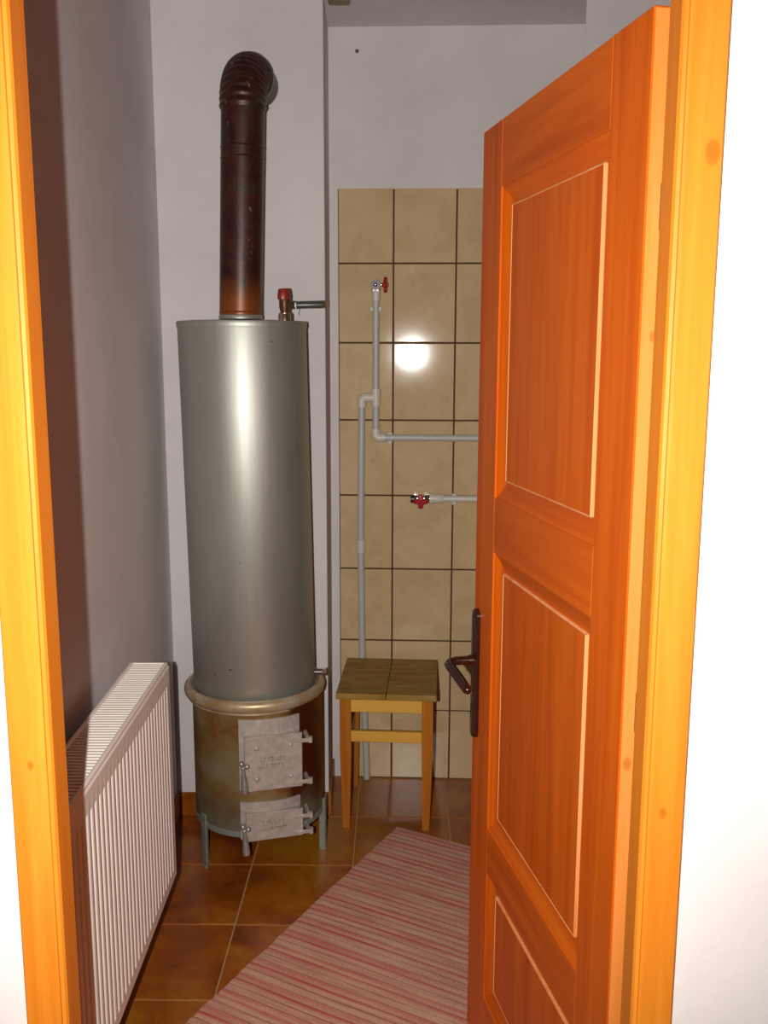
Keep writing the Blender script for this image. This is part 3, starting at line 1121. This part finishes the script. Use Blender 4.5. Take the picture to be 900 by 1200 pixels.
def red_wheel(parent, centre, axis, r):
    """four-lobed plastic wheel handle"""
    bm = bmesh.new()
    ax = Vector(axis).normalized()
    u, w = frame_of(ax)
    c = Vector(centre)
    n = 48
    lay = []
    for h, k in ((-0.005, 0.9), (-0.003, 1.0), (0.004, 1.0), (0.006, 0.88)):
        ring = []
        for j in range(n):
            a = 2 * math.pi * j / n
            rr = r * (0.55 + 0.45 * abs(math.cos(2 * a)) ** 1.6) * k
            ring.append(bm.verts.new(c + ax * h + (u * math.cos(a) + w * math.sin(a)) * rr))
        lay.append(ring)
    for a, b in zip(lay, lay[1:]):
        for j in range(n):
            bm.faces.new((a[j], a[(j + 1) % n], b[(j + 1) % n], b[j]))
    bm.faces.new(list(reversed(lay[0])))
    bm.faces.new(lay[-1])
    tube(bm, [c + ax * 0.004, c + ax * 0.010], [0.008, 0.0065], 14)
    tube(bm, [c - ax * 0.012, c - ax * 0.003], [0.007, 0.010], 14)
    return finish('red_wheel', bm, M['red'], parent, 35)


red_wheel(tap, (0.036, -0.045, VZ), (1, -0.15, 0), 0.027)

lp = wall_thing('supply_pipe', 'short lower white plastic pipe ending in a red tap', 'pipe', 0.0, 0.0)
LZ2 = 1.078
tubeo('pipe_run', [(0.235, PY, LZ2), (PIL2 - 0.03, PY, LZ2)], PR, M['pvc_w'], lp, 18)
tubeo('adapter', [(0.196, PY, LZ2), (0.212, PY, LZ2), (0.213, PY, LZ2), (0.236, PY, LZ2), (0.248, PY, LZ2)], [0.0205, 0.0205, 0.0175, 0.0175, 0.0135], M['pvc_w'], lp, 18, 30)
tap2 = tubeo('tap', [(0.142, PY, LZ2), (0.196, PY, LZ2)], 0.0125, M['chrome'], lp, 14)
tap2['label'] = 'chrome tap with red wheel handle'
tubeo('tap_nut', [(0.178, PY, LZ2), (0.195, PY, LZ2)], 0.0165, M['chrome'], tap2, 6, 20)
tubeo('outlet_ring', [(0.128, PY, LZ2 - 0.002), (0.141, PY, LZ2 - 0.002)], 0.0150, M['black'], tap2, 18)
tubeo('outlet_nut', [(0.141, PY, LZ2), (0.150, PY, LZ2)], 0.0160, M['chrome'], tap2, 6, 20)
tubeo('spindle', [(0.164, PY, LZ2), (0.164, PY - 0.03, LZ2 - 0.004)], 0.0065, M['darkmetal'], tap2, 12)
red_wheel(tap2, (0.164, PY - 0.036, LZ2 - 0.006), (0, -1, -0.1), 0.026)
clip_part(lp, 0.284, LZ2, False)
clip_part(lp, 0.52, LZ2, False)

# ------------------------------------------------------------------ stool
SA = R(-4.2)
SC = Vector((0.0495, 3.162, 0))
st = thing('wooden_stool', 'small square wooden stool with a stained plank seat', 'stool', SC, SA)
SW, SD, SZ = 0.1665, 0.187, 0.485
bw = 2 * SW / 2
for k, (a, b) in enumerate(((-SW, -0.0006), (0.0006, SW))):
    boxo('seat_board', (a, b, -SD, SD, SZ - 0.021, SZ), M['seat'], st, bev=0.003, seg=2)
LX, LY = 0.137, 0.150


def stool_leg(sx, sy):
    bm = bmesh.new()
    t0 = 0.0185
    b0 = 0.0125
    zt = SZ - 0.021
    cxt, cyt = sx * LX, sy * LY
    cxb, cyb = sx * (LX - 0.002), sy * (LY + 0.006)
    lv = []
    for z, cx, cy, t in ((0.0, cxb, cyb, b0), (0.28, cxt, cyt, t0), (zt, cxt, cyt, t0)):
        lv.append([bm.verts.new((cx + a * t, cy + b * t, z)) for a, b in ((-1, -1), (1, -1), (1, 1), (-1, 1))])
    for a, b in zip(lv, lv[1:]):
        for k in range(4):
            bm.faces.new((a[k], a[(k + 1) % 4], b[(k + 1) % 4], b[k]))
    bm.faces.new(list(reversed(lv[0])))
    bm.faces.new(lv[-1])
    es = [e for e in bm.edges if abs(e.verts[0].co.z - e.verts[1].co.z) > 0.05]
    bmesh.ops.bevel(bm, geom=es, offset=0.002, segments=1, affect='EDGES')
    finish('leg', bm, M['stool_leg'], st)


for sx in (-1, 1):
    for sy in (-1, 1):
        stool_leg(sx, sy)
for sy in (-1, 1):
    y = sy * (LY + 0.004)
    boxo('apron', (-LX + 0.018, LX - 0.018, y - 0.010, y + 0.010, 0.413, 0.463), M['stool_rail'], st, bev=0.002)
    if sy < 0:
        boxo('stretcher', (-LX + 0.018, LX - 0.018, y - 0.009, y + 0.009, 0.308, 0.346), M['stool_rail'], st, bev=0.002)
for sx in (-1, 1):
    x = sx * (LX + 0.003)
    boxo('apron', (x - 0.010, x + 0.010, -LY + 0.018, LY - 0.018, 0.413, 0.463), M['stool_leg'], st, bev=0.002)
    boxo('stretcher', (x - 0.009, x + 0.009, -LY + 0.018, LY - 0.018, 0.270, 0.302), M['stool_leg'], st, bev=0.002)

# ------------------------------------------------------------------ rug
RUGA = math.atan2(-0.486, 0.874)
RL, RWD = 1.34, 0.68
bm = bmesh.new()
nu, nv = 34, 66
top, bot = [], []
rr = random.Random(11)
edge_j = [rr.uniform(-0.0022, 0.0022) for _ in range(nv + 1)]
for j in range(nv + 1):
    rt_, rb_ = [], []
    for i in range(nu + 1):
        u = RWD * i / nu
        v = -RL * j / nv
        if i in (0, nu):
            u += edge_j[j]
        z = 0.0055 + 0.0012 * math.sin(v * 9 + u * 2) * math.sin(u * 7)
        if i in (0, nu) or j in (0, nv):
            z = 0.004
        rt_.append(bm.verts.new((u, v, z)))
        rb_.append(bm.verts.new((u, v, 0.0006)))
    top.append(rt_)
    bot.append(rb_)
for j in range(nv):
    for i in range(nu):
        bm.faces.new((top[j][i], top[j][i + 1], top[j + 1][i + 1], top[j + 1][i]))
        bm.faces.new((bot[j][i], bot[j + 1][i], bot[j + 1][i + 1], bot[j][i + 1]))
for j in range(nv):
    bm.faces.new((top[j][0], top[j + 1][0], bot[j + 1][0], bot[j][0]))
    bm.faces.new((top[j][nu], bot[j][nu], bot[j + 1][nu], top[j + 1][nu]))
for i in range(nu):
    bm.faces.new((top[0][i], bot[0][i], bot[0][i + 1], top[0][i + 1]))
    bm.faces.new((top[nv][i], top[nv][i + 1], bot[nv][i + 1], bot[nv][i]))
rug = finish('rag_rug', bm, M['rug'], None, 60)
rug.location = (0.075, 3.004, 0)
rug.rotation_euler = (0, 0, RUGA)
tag(rug, 'pink and red striped woven rug lying askew on the brown tiles', 'rug')

# ------------------------------------------------------------------ small things near the ceiling
jb = thing('ceiling_junction_box', 'small olive box on the ceiling beside the chimney breast', 'junction box', (-0.113, 3.128, CZ))
boxo('box_body', (-0.034, 0.034, -0.028, 0.028, -0.016, -0.0005), M['olive'], jb, bev=0.006, seg=3)
boxo('box_lid', (-0.028, 0.028, -0.022, 0.022, -0.018, -0.0155), M['olive'], jb, bev=0.001)
bm = bmesh.new()
tube(bm, [(0, 0.0, 0), (0.001, -0.010, 0.001), (0.001, -0.0105, 0.001), (0.001, -0.0120, 0.001)], [0.0025, 0.0025, 0.0065, 0.0055], 10)
nail = finish('wall_nail', bm, M['steel'], None, 40)
nail.location = (-0.064, back_y(-0.064) + 0.0005, 2.587)
tag(nail, 'small dark nail head in the white plaster above the tiles', 'nail')
